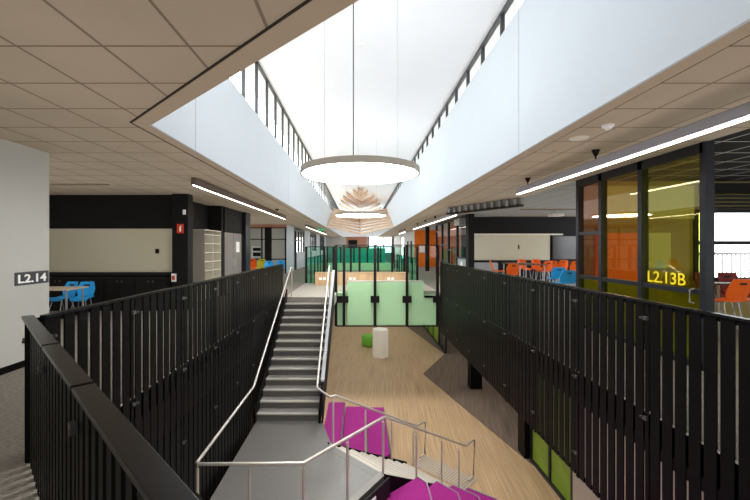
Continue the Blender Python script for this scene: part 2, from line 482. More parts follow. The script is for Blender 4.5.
# far end wall
struct('wall_far', MB().box(-5, -1.9, 52, 52.2, 0, CZ).box(.9, 1.2, 52, 52.2, 0, CZ).box(4.4, 5, 52, 52.2, 0, CZ).box(1.2, 4.4, 52, 52.2, 0, .9), M['cream'])
struct('wall_far_centre', MB().box(-1.9, .9, 52, 52.2, 0, CZ), M['terracotta'])
struct('door_1', MB().box(-1.6, -.4, 51.9, 52, 0, 2.6), M['blackwall'])
root = struct('window_7', MB().box(1.2, 4.4, 51.95, 51.99, .9, 2.95), M['clear'])
fr = MB()
for x in (1.2, 2.2, 3.2, 4.4): fr.box(x - .07, x + .07, 51.88, 51.99, .8, 3.0)
fr.box(1.2, 4.4, 51.88, 51.99, 1.7, 1.8)
struct('window_frame', fr, M['winframe'], root)

# right side: hall opening, glazed rooms
YH = 17.7
struct('wall_hall_back', MB().box(4.75, 11.5, YH, YH + .15, 0, CZ), M['blackwall'])
struct('column_3', MB().box(4.55, 4.8, 15.95, 16.35, 0, CZ), M['blackwall'])
struct('wall_orange', MB().box(4.6, 7.2, 32, 32.15, 0, CZ), M['orange'])
struct('wall_right_far', MB().box(4.6, 4.75, 32.15, 40, 0, CZ).box(4.6, 4.75, 43, 52, 0, CZ), M['cream'])
struct('door_2', MB().box(4.58, 4.7, 33.5, 34.6, 0, 2.2).box(4.58, 4.7, 36, 37.2, 0, 2.2), M['blackwall'])
struct('column_4', MB().box(4.5, 4.75, 26.0, 26.25, 0, CZ), M['blackwall'])
struct('wall_right_core', MB().box(7.2, 7.35, 22, 32, 0, CZ), M['terracotta'])
# classroom beside the hall: back wall with beige board put in as a reflection, window, orange pinboard
YC = 8.1
w = MB().box(4.72, 7.15, YC, YC + .12, 0, CZ).box(10.2, 12, YC, YC + .12, 0, CZ).box(7.15, 10.2, YC, YC + .12, 0, .95).box(7.15, 10.2, YC, YC + .12, 2.42, CZ)
struct('wall_classroom', w, mat('olive brown wall', (.27, .20, .06), .6, noise=.08, scale=2))

# ------------------------------------------------------------------ balustrades
def vec2(a, b):
    d = Vector((b[0] - a[0], b[1] - a[1])); L = d.length; d /= L
    return d, Vector((-d.y, d.x)), L

def slat_guard(name, label, a, b, top, bot, bay, pitch=.142, sw=.114, inner=1, cap=None, first=.06, mids=()):
    """vertical bar guard from a to b; inner = side (+1 left of a->b) the clamps sit on"""
    d, n, L = vec2(a, b)
    root = thing(name, label, 'balustrade', (a[0], a[1], bot))
    nb = max(1, round(L / bay)); bl = L / nb
    P = lambda s, o=0.: (a[0] + d.x * s + n.x * o, a[1] + d.y * s + n.y * o)
    for k in range(nb):
        s0 = k * bl
        m_ = MB(); cnt = int((bl - .06) / pitch)
        gap = (bl - .06) / cnt
        for j in range(cnt):
            s_ = s0 + .03 + gap * (j + .5)
            m_.obox(P(s_), d, n, sw / 2, .006, bot + .02, top - .02)
        for z in (bot + .05, top - .03) + tuple(mids):
            m_.obox(P(s0 + bl / 2, -.012 * inner), d, n, bl / 2 - .01, .006, z - .025, z + .025)
        part('slat_panel', m_, M['black'], root)
    for k in range(nb + 1):
        s_ = min(max(k * bl, .03), L - .03)
        po = part('post', MB().obox(P(s_, -.03 * inner), d, n, .024, .036, bot, top - .01), M['black'], root)
        for z in (top - .17, -.08, -1.1):
            if z < bot: continue
            c_ = MB().obox(P(s_, .02 * inner), d, n, .026, .012, z - .018, z + .018)
            q = P(s_ + .05, .03 * inner)
            c_.obox(q, d, n, .012, .010, z - .010, z + .010)
            part('clamp', c_, M['clampmetal'], po, 'grey metal clamp')
    if not cap:
        r_ = MB().obox(P(L / 2), d, n, L / 2, .028, top - .012, top + .012)
        part('top_rail', r_, M['blackcap'], root)
    return root

slat_guard('slatted_balustrade', 'long black slatted balustrade on the left, running from the corner up beside the stairs', (XL, 3.0), (XL, 12.35), 1.1, -2.72, 1.17, inner=-1, mids=(-.1, -1.15))
slat_guard('slatted_balustrade', 'long black slatted balustrade on the right, in front of the yellow glazed room', (XR, -2.35), (XR + .0, 13.73), 1.1, -1.42, 1.2, inner=1, mids=(-.12, -.24))
# near diagonal guard with a broad flat capping in lengths
a, b = (-2.68, 3.063), (2.6, -2.12)
g1 = slat_guard('slatted_balustrade', 'black balustrade with broad flat capping in lengths, cutting diagonally across the near corner', a, b, 1.075, -1.2, 1.1, pitch=.1, sw=.06, inner=-1, cap=True)
d, n, L = vec2(a, b)
cuts = [0, 1.3, 2.2, 3.3, 4.4, 5.5, L]
for s0, s1 in zip(cuts, cuts[1:]):
    c_ = MB().obox((a[0] + d.x * (s0 + s1) / 2, a[1] + d.y * (s0 + s1) / 2), d, n, (s1 - s0) / 2 - .012, .039, 1.078, 1.10)
    part('capping', c_, M['blackcap'], g1, bevel=.004)
part('end_plate', MB().box(-2.56, -2.50, 2.90, 3.0, -.1, 1.06), M['black'], g1)

# glass guards round the voids
def glass_guard(label, a, b, top, bot, xs, gm, brk=None, lab_group=None, post_w=.05):
    d, n, L = vec2(a, b)
    root = thing('glass_balustrade', label, 'balustrade', (a[0], a[1], bot), lab_group)
    P = lambda s: (a[0] + d.x * s, a[1] + d.y * s)
    for s0, s1 in zip(xs, xs[1:]):
        part('glass_pane', MB().obox(P((s0 + s1) / 2), d, n, (s1 - s0) / 2 - .004, .006, bot + .01, top), gm, root)
    for s_ in xs:
        po = part('post', MB().obox(P(s_), d, n, post_w, .03, bot, top), M['blackwall'], root)
        if brk is not None:
            part('bracket', MB().obox(P(s_), d, n, .16, .05, brk - .12, brk + .12), M['blackwall'], po)
    part('top_rail', MB().obox(P(L / 2), d, n, L / 2, .022, top - .02, top + .015), M['blackwall'], root)
    part('bottom_rail', MB().obox(P(L / 2), d, n, L / 2, .022, bot - .02, bot + .02), M['blackwall'], root)
    return root
YV = 13.8
def pz(py): return EYE - (py - 247) * YV / 380
def gx(px, Y=YV): return (px - 360) * Y / 380
x0 = gx(336)
px = [336, 344, 375, 407, 437.5]
glass_guard('tall clear glass balustrade with black bracketed posts crossing in front of the pale green panel', (x0, YV), (gx(437.5), YV), 1.72, -1.22, [gx(p) - x0 for p in px], M['clear'], brk=-.25)
# pale green upstand behind that glass, stepped at its right end, with bench seat behind
up = MB()
yy0, yy1 = YV + .09, YV + .5
pts = [(gx(347), .36), (gx(424), .36), (gx(424), -.14), (gx(437), -.14), (gx(437), -1.2), (gx(347), -1.2)]
up.hull8([(x, yy0, z) for x, z in pts], [(x, yy1, z) for x, z in pts])
u = solo('upstand_bench', up, M['greenpanel'], 'pale green stepped upstand panel behind the nearest glass balustrade', 'upstand', (gx(390), YV + .3, -1.2))
part('bench_top', MB().box(gx(347), gx(424), yy0 + .01, yy1 + .01, .36, .39), M['vinyl'], u, 'pale bench top')
struct('trim_void_edge', MB().box(gx(336.5), gx(346), yy0, yy1, -1.2, -.02), M['greenpanel'])
struct('trim_void_edge_dark', MB().box(gx(424.5), gx(440), yy0 - .04, yy0 - .005, -.2, -.12), M['black'])
# timber bench with outlets in front of the second void
bn = thing('timber_bench', 'low timber veneer bench with white outlets behind the pale green panel', 'bench', (0, 16.7, 0))
bxa, bxb = (315 - 360) * 16.5 / 380, (409 - 360) * 16.5 / 380
part('carcass', MB().box(bxa, bxb, 16.5, 17.1, 0, .5), M['benchwood'], bn)
part('seat_top', MB().box(bxa, bxb, 16.48, 17.12, .5, .53), M['benchwood'], bn)
for x in (-1.72, -1.55, -.42, -.25, 1.25, 1.42):
    part('outlet', MB().box(x - .06, x + .06, 16.485, 16.5, .22, .33), M['signwhite'], bn, 'white power outlet')
# second void guard: front, sides, back
V2 = 17.45
x0, x1 = -2.47, 2.63
def spaced(L, n): return [L * k / n for k in range(n + 1)]
glass_guard('green tinted glass balustrade behind the timber bench', (x0, V2), (x1, V2), 1.66, -.3, [0, .82, 1.25, 2.05, 2.45, 3.3, 3.95, 4.5, 5.1], M['greenglass'])
glass_guard('dark green glass balustrade along the left side of the far void', (x0, V2 + .1), (x0, 27), 1.12, -.3, spaced(9.45, 6), M['deepgreen'])
glass_guard('dark green glass balustrade along the right side of the far void', (x1, V2 + .1), (x1, 27), 1.12, -.3, spaced(9.45, 6), M['deepgreen'])
ub = solo('upstand_bench', MB().box(-2.3, 2.4, 27.1, 27.5, -.9, .5), M['greenpanel'], 'teal-looking low upstand across the far end of the second void', 'upstand', (0, 27.3, -.9))
glass_guard('deep green glass balustrade beyond the far low upstand', (-2.4, 27.9), (2.5, 27.9), 1.66, 0, spaced(4.9, 5), M['deepgreen'])
tl = solo('screen_wall', MB().box(-2.2, 2.2, 33, 33.12, 0, 1.5), M['teal'], 'bright teal low screen seen through the green glass balustrades', 'screen', (0, 33.06, 0))
part('cap', MB().box(-2.2, 2.2, 32.98, 33.14, 1.5, 1.56), M['benchwood'], tl, 'timber capping')

# ------------------------------------------------------------------ stairs
XA, XB = -2.40, -.95
st = thing('staircase', 'straight grey staircase with dark risers rising from the landing to the upper floor', 'stairs', ((XA + XB) / 2, YB, LZ))
for k in range(14):
    z = LZ + RISE * (k + 1); y = YB + GO * k
    if k < 13:
        s_ = part('step', MB().box(XA, XB, y, y + GO + .02, z - .04, z), M['tread'], st)
    else:
        s_ = part('step', MB().box(XA, XB, y, y + .22, z - .04, z + .002), M['vinyl'], st)
    part('riser', MB().box(XA, XB, y + .015, y + .04, z - RISE, z - .035), M['riser'], s_, 'dark riser')
    part('nosing', MB().box(XA + .02, XB - .02, y - .006, y + .055, z - .03, z + .004), M['nosing'], s_, 'pale nosing strip')
for x, w_ in ((XA - .04, .04), (XB, .05)):
    def zz(y): return LZ + (y - YB) / GO * RISE
    p0 = [(x, YB - .12, LZ - .0), (x, YB - .12, LZ + .32), (x, YT + .1, .25), (x, YT + .1, -.5)]
    part('stringer', MB().hull8(p0, [(p[0] + w_, p[1], p[2]) for p in p0]), M['black'], st, 'black stringer')
# solid black guard on the open side of the stairs with a pale capping in lengths
gd = thing('stair_guard', 'black panel guard with pale grey capping in lengths on the right side of the stairs', 'stair guard', (-.86, YB, LZ))
def gz(y): return LZ + (y - YB) / GO * RISE
p0 = [(-.88, YB - .1, LZ), (-.88, YB - .1, gz(YB - .1) + .78), (-.88, YT + .1, gz(YT + .1) + .92), (-.88, YT + .1, -.3)]
part('panel', MB().hull8(p0, [(p[0] + .035, p[1], p[2]) for p in p0]), M['blackwall'], gd)
ys = [YB + .1 + (YT - YB) * k / 5 for k in range(6)]
for y0_, y1_ in zip(ys, ys[1:]):
    za, zb = gz(y0_) + .80 + .14 * (y0_ - YB) / 3.7, gz(y1_) + .80 + .14 * (y1_ - YB) / 3.7
    q0 = [(-.92, y0_ + .03, za), (-.92, y1_ - .03, zb), (-.92, y1_ - .03, zb + .05), (-.92, y0_ + .03, za + .05)]
    part('capping', MB().hull8(q0, [(p[0] + .08, p[1], p[2]) for p in q0]), M['greypanel'], gd, 'pale grey capping')

# landing between the flights
R2 = math.sqrt(.5); U = Vector((R2, R2)); N_ = Vector((R2, -R2))
F0 = Vector((-.60, 7.82)); F1 = F0 + N_ * 1.5        # top nosing of the lower flight: far and near ends
LG = .30
lpts = [(XA, YB + .05), (XA, 5.1), (-.72, 5.1), (F1.x, F1.y), (F0.x, F0.y), (XB + .06, YB + .05)]
struct('floor_stair_landing', MB().prism(lpts, LZ - .28, LZ), M['landing'])
e = MB().hull8([(-.72, 5.1, LZ - .02), (F1.x, F1.y, LZ - .02), (F1.x - .06 * R2, F1.y + .06 * R2, LZ - .02), (-.76, 5.18, LZ - .02)],
               [(-.72, 5.1, LZ + .006), (F1.x, F1.y, LZ + .006), (F1.x - .09, F1.y + .09, LZ + .006), (-.80, 5.22, LZ + .006)])
struct('trim_landing_edge', e, M['tread'])
# lower flight, turned 45 degrees
s2 = thing('staircase', 'short lower staircase with pale ribbed treads descending right from the landing', 'stairs', ((F0.x + F1.x) / 2, (F0.y + F1.y) / 2, FZ))
mid = (F0 + F1) / 2
for k in range(9):
    z = LZ - RISE * k
    if k:
        c_ = mid + U * (LG * (k - .5))
        s_ = part('step', MB().obox(c_, U, N_, LG / 2 + .01, .75, z - .04, z), M['beige'], s2)
    else:
        c_ = mid - U * .1; s_ = part('step', MB().obox(c_, U, N_, .1, .75, z - .04, z + .002), M['landing'], s2)
    c_ = mid + U * (LG * k - .02)
    part('riser', MB().obox(c_, U, N_, .012, .75, z - RISE, z - .03), M['riser'], s_, 'dark riser')
    part('nosing', MB().obox(mid + U * (LG * k - .02), U, N_, .022, .74, z - .025, z + .004), M['nosing'], s_, 'pale nosing strip')
for sd in (-1, 1):
    o_ = mid + N_ * (.77 * sd)
    q = []
    for dd in (-.02, .02):
        c0 = o_ + N_ * dd - U * .05; c1 = o_ + N_ * dd + U * (LG * 8 + .12)
        q.append([(c0.x, c0.y, LZ - .35), (c0.x, c0.y, LZ + .03), (c1.x, c1.y, FZ + .15), (c1.x, c1.y, FZ)])
    part('stringer', MB().hull8(q[0], q[1]), M['black'], s2, 'black stringer')
pd = mid + U * (LG * 8 + .62)
tp = thing('tactile_mat', 'ribbed tactile strip on the timber floor at the foot of the lower staircase', 'tactile mat', (pd.x, pd.y, FZ))
part('base', MB().obox(pd, U, N_, .31, .76, FZ, FZ + .006), M['woodfloor'], tp)
b_ = MB()
for k in range(22): b_.obox(pd + N_ * (-.72 + .0686 * k), U, N_, .29, .017, FZ + .006, FZ + .016)
part('ribs', b_, M['nosing'], tp, 'pale raised ribs')

# handrails
def rail_thing(label, pts, posts, r=.024):
    root = thing('handrail', label, 'handrail', (posts[0][0], posts[0][1], posts[0][2]))
    part('rail', MB().tube(pts, r, 12), M['steel'], root, smooth=True)
    for x, y, z0, z1 in posts:
        po = part('post', MB().tube([(x, y, z0), (x, y, z1 - .07)], .021, 12), M['steel'], root, smooth=True)
        part('saddle', MB().tube([(x, y, z1 - .08), (x, y, z1 - .01)], .011, 8), M['steel'], po, smooth=True)
    return root
HL = 1.0
xr = -2.30
def hz(y): return gz(y) + .93
dd0 = Vector((-.78, 5.36)); 
b0 = F1 - U * .0 - N_ * .07 + Vector((.02, -.02)); a0 = F0 + N_ * .07
slope = RISE / LG
def down(o, s, h=.97): p = o + U * s; return (p.x, p.y, LZ + h - slope * max(0, min(s, 2.7)))
ptsB = [(xr, YT + .28, .45), (xr, YT + .30, .88), (xr, YT + .26, .955), (xr, YT + .1, .965), (xr, YB - .60, LZ + HL + .02), (xr, 5.36, LZ + HL), (-2.26, 5.32, LZ + HL), (-.80, 5.34, LZ + HL), (dd0.x, dd0.y, LZ + HL), (b0.x - .02, b0.y - .02, LZ + HL), (b0.x + .03, b0.y + .03, LZ + HL - .01), down(b0, 2.85), down(b0, 3.2)[:2] + (down(b0, 2.85)[2] + .015,), down(b0, 3.27)[:2] + (down(b0, 2.85)[2] - .03,), down(b0, 3.22)[:2] + (FZ + .12,), down(b0, 3.0)[:2] + (FZ + .1,)]
postsB = [(xr + .02, 5.33, LZ, LZ + HL), (-1.55, 5.33, LZ, LZ + HL), (-.80, 5.36, LZ, LZ + HL)]
for t in (.48, .985):
    p = dd0 + (b0 - dd0) * t; postsB.append((p.x, p.y, LZ, LZ + HL))
for s in (.95, 1.85, 2.55):
    p = down(b0, s); k = math.floor(s / LG) + 1
    postsB.append((p[0], p[1], max(FZ, LZ - RISE * k), p[2]))
postsB.append((xr, YT + .28, 0, .6))
rail_thing('long stainless handrail down the left of the stairs and round the near landing edge', ptsB, postsB)
xq = -1.02
ptsA = [(xq, YT + .3, .55), (xq, YT + .3, .98), (xq, YT + .2, 1.02), (xq, YT, 1.0), (-.93, 8.2, LZ + HL + .0), (a0.x - .06, a0.y - .03, LZ + HL - .02), (a0.x + .05, a0.y + .05, LZ + HL - .02), down(a0, 2.85), down(a0, 3.15)[:2] + (down(a0, 2.85)[2] + .01,), down(a0, 3.22)[:2] + (down(a0, 2.85)[2] - .04,), down(a0, 3.2)[:2] + (FZ + .12,), down(a0, 3.0)[:2] + (FZ + .1,)]
postsA = [(a0.x, a0.y, LZ, LZ + HL - .02), (xq, YT + .3, 0, .7)]
for s in (.95, 1.85, 2.7):
    p = down(a0, s); k = math.floor(s / LG) + 1
    postsA.append((p[0], p[1], max(FZ, LZ - RISE * k), p[2]))
rail_thing('stainless handrail down the right of the stairs and far side of the lower flight', ptsA, postsA)

# ------------------------------------------------------------------ tiered seating in magenta carpet
def tiers(label, outlines, tops, base_m=M['black']):
    c = outlines[0][0]
    root = thing('tiered_seating', label, 'tiered seating', (c[0], c[1], FZ))
    for pts, z in zip(outlines, tops):
        t_ = part('tier', MB().prism(pts, z - .34 if z - .34 > FZ else FZ, z), M['purple'], root)
    return root
T = [LZ - 2 * RISE * k for k in (1, 2, 3, 4)]
# far side: tiers step down away from the stairs
lf = lambda x: F0.y + .08 + (x - F0.x)           # just beyond the flight's far stringer
nx = [XB + .07, -.42, .17, .75, 1.3]
fy = [10.75, 10.72, 11.25, 12.0, 12.0]
fo = []
for k in range(3):
    fo.append([(nx[k], lf(nx[k]) + .06), (nx[k + 1], lf(nx[k + 1]) + .06), (nx[k + 1], fy[k + 1]), (nx[k], fy[k + 1])])
tf = tiers('three magenta carpeted seating tiers beyond the lower staircase', fo, T[:3])
for k in range(3):
    pts = fo[k]
    part('riser_panel', MB().prism([(pts[0][0], pts[0][1]), (pts[1][0], pts[1][1]), (pts[2][0], pts[2][1]), (pts[3][0], pts[3][1])], FZ, T[k] - .345), M['blackwall'], tf, 'black base')
    part('edge_strip', MB().box(nx[k + 1] - .02, nx[k + 1] + .012, lf(nx[k + 1]) + .06, fy[k + 1], T[k] - .02, T[k] + .008), M['clampmetal'], tf, 'grey metal edge strip')
# near side: tiers fan down to the right below the landing
tipn = [(1.10, 7.24), (1.55, 7.67), (1.97, 8.09), (2.42, 8.53)]
knk = [(1.24, 7.05), (1.87, 7.29), (2.40, 7.70), (2.98, 8.1)]
root = thing('tiered_seating', 'magenta carpeted seating tiers with grey edges at the near side of the lower staircase', 'tiered seating', (1.2, 6, FZ))
prev = [(F1.x + .05, F1.y + .02), (F1.x + .05, F1.y + .02)]
back = [(F1.x + .04, F1.y - .03), (-.70, 5.02), (-.70, 4.3)]
for k in range(4):
    tk, kk = tipn[k], knk[k]
    if k == 0: inner = [back[2], back[1], back[0]]
    else: inner = [(knk[k - 1][0], 4.3), knk[k - 1], tipn[k - 1]]
    outl = inner + [tk, kk, (kk[0], 4.3)]
    part('tier', MB().prism(outl, FZ, T[k]) if False else MB().prism(outl, max(FZ, T[k] - .34), T[k]), M['purple'], root)
    if T[k] - .36 > FZ: part('riser_panel', MB().prism(outl, FZ, T[k] - .345), M['blackwall'], root, 'black base')
    e = MB().tube([(tk[0], tk[1], T[k] + .004), (kk[0], kk[1], T[k] + .004), (kk[0], 4.3, T[k] + .004)], .014, 6)
    part('edge_strip', e, M['greymetal'], root, 'grey metal edge strip')
fp = thing('fascia_panel', 'black fascia panel with white power outlets below the landing edge', 'fascia panel', (0, 6, LZ - .34))
dv, nv, LL = vec2((-.70, 5.04), (F1.x + .03, F1.y - .06))
part('panel', MB().obox(((-.70 + F1.x + .03) / 2 + .02 * nv.x * -1, (5.04 + F1.y - .06) / 2 - .02 * nv.y), dv, nv, LL / 2, .02, LZ - .34, LZ - .015), M['blackwall'], fp)
for s in (.65, .745):
    c_ = Vector((-.70, 5.04)) + dv * (LL * s) - nv * .045
    part('outlet', MB().obox(c_, dv, nv, .065, .008, LZ - .2, LZ - .09), M['signwhite'], fp, 'white power outlet')

# ------------------------------------------------------------------ lamps
def pendant(x, y, z, label):
    root = thing('pendant_light', label, 'pendant light', (x, y, z), 'round pendant lights in the roof void')
    part('rim', MB().lathe((x, y, z), [(.875, .0), (.9, .0), (.9, .09), (.0, .095), (.0, .09), (.875, .085), (.875, 0)], 72), M['rim'], root, smooth=True)
    part('diffuser', MB().lathe((x, y, z), [(0, .012), (.876, .012), (.876, .03), (0, .03)], 72), M['lampface'], root, 'glowing white diffuser')
    part('uplight', MB().lathe((x, y, z), [(0, .096), (.82, .096), (.82, .10), (0, .10)], 48), M['upface'], root, 'glowing upper diffuser')
    part('cable', MB().tube([(x - .10, y - .1, z + .09), (x - .10, y - .1, zroof(x))], .009 if y < 10 else .004, 8), M['clampmetal'], root)
    for an in (100, 215, 330):
        cx, cy = x + .62 * math.cos(math.radians(an)), y + .62 * math.sin(math.radians(an))
        part('wire', MB().tube([(cx, cy, z + .09), (cx, cy, zroof(cx))], .003, 5), M['greymetal'], root)
pendant(0, 5.8, 2.745, 'nearest large round pendant lamp, disc with bronze rim hanging over the stairs')
pendant(.03, 13.4, 2.745, 'farther round pendant lamp, smaller in view in front of the timber battens')

def strip(label, x, y0, y1, z, drops, body, w=.045, h=.135, dw=.03):
    root = thing('linear_light', label, 'linear light', (x, (y0 + y1) / 2, z), 'linear strip lights')
    part('housing', MB().box(x - w, x + w, y0, y1, z + .012, z + h), body, root, bevel=.02)
    part('diffuser', MB().box(x - dw, x + dw, y0 + .015, y1 - .015, z, z + .03), M['stripface'], root, 'glowing white diffuser')
    for y in drops:
        rd = part('rod', MB().tube([(x, y, z + h - .01), (x, y, CZ - .01)], .012, 8), M['blackwall'], root)
        part('ceiling_rose', MB().lathe((x, y, CZ), [(0, -.09), (.02, -.09), (.05, -.02), (.055, 0), (0, 0)], 16), M['blackwall'], rd, smooth=True)
strip('long hanging strip light in front of the yellow glazed room', 3.4, 2.4, 8.18, 2.775, (2.9, 5.48, 7.7), M['lampbody'])
strip('hanging strip light over the corridor beyond the ribbed bulkhead', 3.4, 13.4, 24.2, 2.765, (14.6, 17.2, 19.8, 22.4), M['lampbody'], .045, .135, .016)
strip('short strip light far down the right corridor', 3.4, 28.4, 33, 2.765, (29, 31, 32.6), M['lampbody'], .045, .135, .016)
strip('brown strip light under the left tiled ceiling', -3.35, 7.62, 17.0, 2.885, (16.2,), M['brownlamp'], .05, .155, .012)
strip('brown strip light far down the left corridor', -3.35, 23.6, 38, 2.885, (25, 30, 36), M['brownlamp'], .05, .155, .012)

# ------------------------------------------------------------------ ceiling fittings and signs
def cfit(name, label, cat, x, y, prof, m):
    return solo(name, MB().lathe((x, y, CZ), prof, 28), m, label, cat, (x, y, CZ), smooth=True)
def cpos(px, py, z=CZ): Y = 380 * (z - EYE) / (247 - py); return (px - 360) * Y / 380, Y
x, y = cpos(579, 138); cfit('ceiling_speaker', 'flat round white speaker set in the right ceiling tiles', 'speaker', x, y, [(0, -.012), (.10, -.012), (.115, 0), (0, 0)], M['shelfwhite'])
x, y = cpos(608, 125); d_ = cfit('smoke_detector', 'small domed white smoke detector on the right ceiling', 'smoke detector', x, y, [(0, -.055), (.03, -.052), (.036, -.03), (.06, -.025), (.065, 0), (0, 0)], M['signwhite'])
solo('roof_sensor', MB().lathe((0, 7.8, zroof(0)), [(0, -.05), (.05, -.05), (.09, 0), (0, 0)], 20), M['signwhite'], 'small white sensor on the white roof lining above the nearest round lamp', 'sensor', (0, 7.8, zroof(0)), smooth=True)
x, y = cpos(555, 151); cfit('sprinkler', 'tiny sprinkler head in the right ceiling tiles', 'sprinkler', x, y, [(0, -.02), (.03, -.02), (.04, 0), (0, 0)], M['band'])
x, y = cpos(128, 148.5); cfit('ceiling_speaker', 'flat round speaker in the left ceiling tiles', 'speaker', x, y, [(0, -.01), (.12, -.01), (.13, 0), (0, 0)], M['band'])
x, y = cpos(277, 209); cfit('smoke_detector', 'small dark detector beside the left strip light', 'smoke detector', x, y, [(0, -.06), (.05, -.055), (.07, 0), (0, 0)], M['gap'])
def slot(label, px0, px1, py, m=M['gap'], w=.09):
    x0, y = cpos(px0, py); x1, _ = cpos(px1, py)
    r_ = thing('slot_diffuser', label, 'air diffuser', ((x0 + x1) / 2, y, CZ))
    part('slot', MB().box(x0, x1, y - w / 2, y + w / 2, CZ - .012, CZ - .002), m, r_)
    part('frame', MB().box(x0 - .02, x1 + .02, y - w / 2 - .03, y - w / 2, CZ - .016, CZ - .001).box(x0 - .02, x1 + .02, y + w / 2, y + w / 2 + .03, CZ - .016, CZ - .001), M['band'], r_)
slot('dark slot diffuser in the ceiling above the blue chairs', 50, 107, 184)
slot('short dark slot diffuser in the hall ceiling', 521, 582, 209, w=.28)
slot('long dark slot diffuser in the hall ceiling before the black wall', 491, 582, 216, w=.3)
# angled ribbed bulkhead in the hall ceiling
A_, B_ = Vector((3.12, 13.5)), Vector((4.55, 10.75))
d, n, L = vec2(A_, B_)
rb = thing('ribbed_bulkhead', 'grey ribbed bulkhead hanging at an angle under the hall ceiling', 'bulkhead', ((A_.x + B_.x) / 2, (A_.y + B_.y) / 2, 2.78))
part('panel', MB().obox((A_ + B_) / 2 + n * .05, d, n, L / 2, .05, 2.86, CZ), M['hallceil'], rb)
for k in range(11):
    c_ = A_ + d * (L * (k + .5) / 11)
    part('rib', MB().obox(c_ - n * .03, d, n, .045, .05, 2.84, CZ - .03), M['greymetal'], rb)
part('edge', MB().obox((A_ + B_) / 2 + n * .02, d, n, L / 2, .1, 2.80, 2.86), M['gap'], rb)
# room signs
sg = thing('room_sign', 'dark plaque reading L2.14 on the cream left wall', 'sign', (-4.63, 5.36, 1.21))
pl = MB().box(-4.63, -4.618, 5.09, 5.64, 1.125, 1.305)
part('plate', pl, M['signdark'], sg, bevel=.005)
t_ = text_mb('L2.14', .46, .118, .006, .022)
for v in t_.bm.verts: v.co = Vector((-4.615 + v.co.z, 5.13 + v.co.x, 1.155 + v.co.y))
part('lettering', t_, M['signwhite'], sg, 'white lettering')
t_ = text_mb('L2.13B', .70, .175, .006, .008)
for v in t_.bm.verts: v.co = Vector((4.585 - v.co.z, 6.05 - v.co.x, 1.10 + v.co.y))
solo('room_sign', t_, M['yellow'], 'yellow lettering reading L2.13B on the yellow green glass', 'sign', (4.585, 5.7, 1.1))

def wall_sign(label, px0, px1, py0, py1, Y, mark=True):
    x0, x1 = (px0 - 360) * Y / 380, (px1 - 360) * Y / 380; z1, z0 = EYE + (247 - py0) * Y / 380, EYE + (247 - py1) * Y / 380
    r_ = thing('fire_sign', label, 'sign', ((x0 + x1) / 2, Y, z0))
    part('plate', MB().box(x0, x1, Y - .012, Y, z0, z1), M['red'], r_)
    cx = (x0 + x1) / 2; h = z1 - z0; w = x1 - x0
    part('symbol', MB().box(cx - .12 * w, cx + .12 * w, Y - .016, Y - .012, z0 + .18 * h, z0 + .66 * h).box(cx - .05 * w, cx + .2 * w, Y - .016, Y - .012, z0 + .68 * h, z0 + .8 * h), M['signwhite'], r_, 'white extinguisher symbol')
wall_sign('red and white fire sign high on the black pier', 177, 183.8, 224, 233.2, 10.0)
bx = solo('wall_sensor', MB().box(-4.65, -4.58, 9.96, 10.0, 2.50, 2.63), M['signwhite'], 'small white sensor box above the red fire sign', 'sensor', (-4.62, 9.98, 2.5), bevel=.006)
cp = thing('call_point', 'red and white fire call point low on the black pier', 'call point', (-4.89, 10.0, .75))
part('box', MB().box(-4.94, -4.83, 9.95, 10.0, .74, .95), M['signwhite'], cp)
part('button', MB().box(-4.92, -4.85, 9.938, 9.95, .79, .90), M['red'], cp, 'red button panel')
ex = thing('exit_sign', 'green exit sign hanging under the far left ceiling', 'sign', (-2.9, 28, 2.9))
part('panel', MB().box(-3.15, -2.65, 28, 28.06, 2.83, 3.02), M['greensign'], ex)
part('bracket', MB().box(-2.92, -2.88, 28.01, 28.05, 3.02, CZ), M['greymetal'], ex)
part('symbol', MB().box(-3.07, -2.95, 27.99, 28, 2.88, 2.97).box(-2.85, -2.73, 27.99, 28, 2.9, 2.95), M['signwhite'], ex, 'white symbol')

# ------------------------------------------------------------------ left room
wb = thing('whiteboard', 'long cream whiteboard on the black wall of the left room', 'whiteboard', (-6.7, YW, 1.1))
part('board', MB().box(-8.9, -5.02, YW - .02, YW, .98, 2.14), M['board'], wb)
part('pen_tray', MB().box(-8.9, -5.02, YW - .09, YW, .90, .98), M['charcoal'], wb, 'dark pen tray')
part('switch', MB().box(-5.48, -5.38, YW - .03, YW - .02, 1.48, 1.60), M['blackwall'], wb, 'dark switch plate')
for k in range(5):
    xk0 = -9.0 + .0 + k * .8; xk1 = xk0 + .79
    cb = thing('cabinet', ['black low cabinet at the left end under the whiteboard', 'second black low cabinet from the left under the whiteboard', 'middle black low cabinet under the whiteboard', 'fourth black low cabinet from the left under the whiteboard', 'black low cabinet beside the black pier'][k], 'cabinet', ((xk0 + xk1) / 2, YW - .2, 0), 'black cabinets under the left whiteboard')
    part('body', MB().box(xk0, xk1, YW - .38, YW - .01, 0, .86), M['blackwall'], cb)
    for q in (0, 1):
        dx0 = xk0 + .005 + q * .395; dr = part('door', MB().box(dx0, dx0 + .385, YW - .40, YW - .38, .05, .85), M['blackwall'], cb)
        hx = dx0 + (.33 if q == 0 else .055)
        part('finger_pull', MB().lathe((0, 0, 0), [(0, 0), (.028, 0), (.028, .004), (0, .004)], 14), M['gap'], dr) if False else None
        h_ = MB().lathe((0, 0, 0), [(0, 0), (.026, 0), (.026, .006), (0, .006)], 14)
        bmesh.ops.transform(h_.bm, verts=h_.bm.verts, matrix=Matrix.Translation((hx, YW - .40, .76)) @ Matrix.Rotation(PI / 2, 4, 'X'))
        part('finger_pull', h_, M['tabledark'], dr)

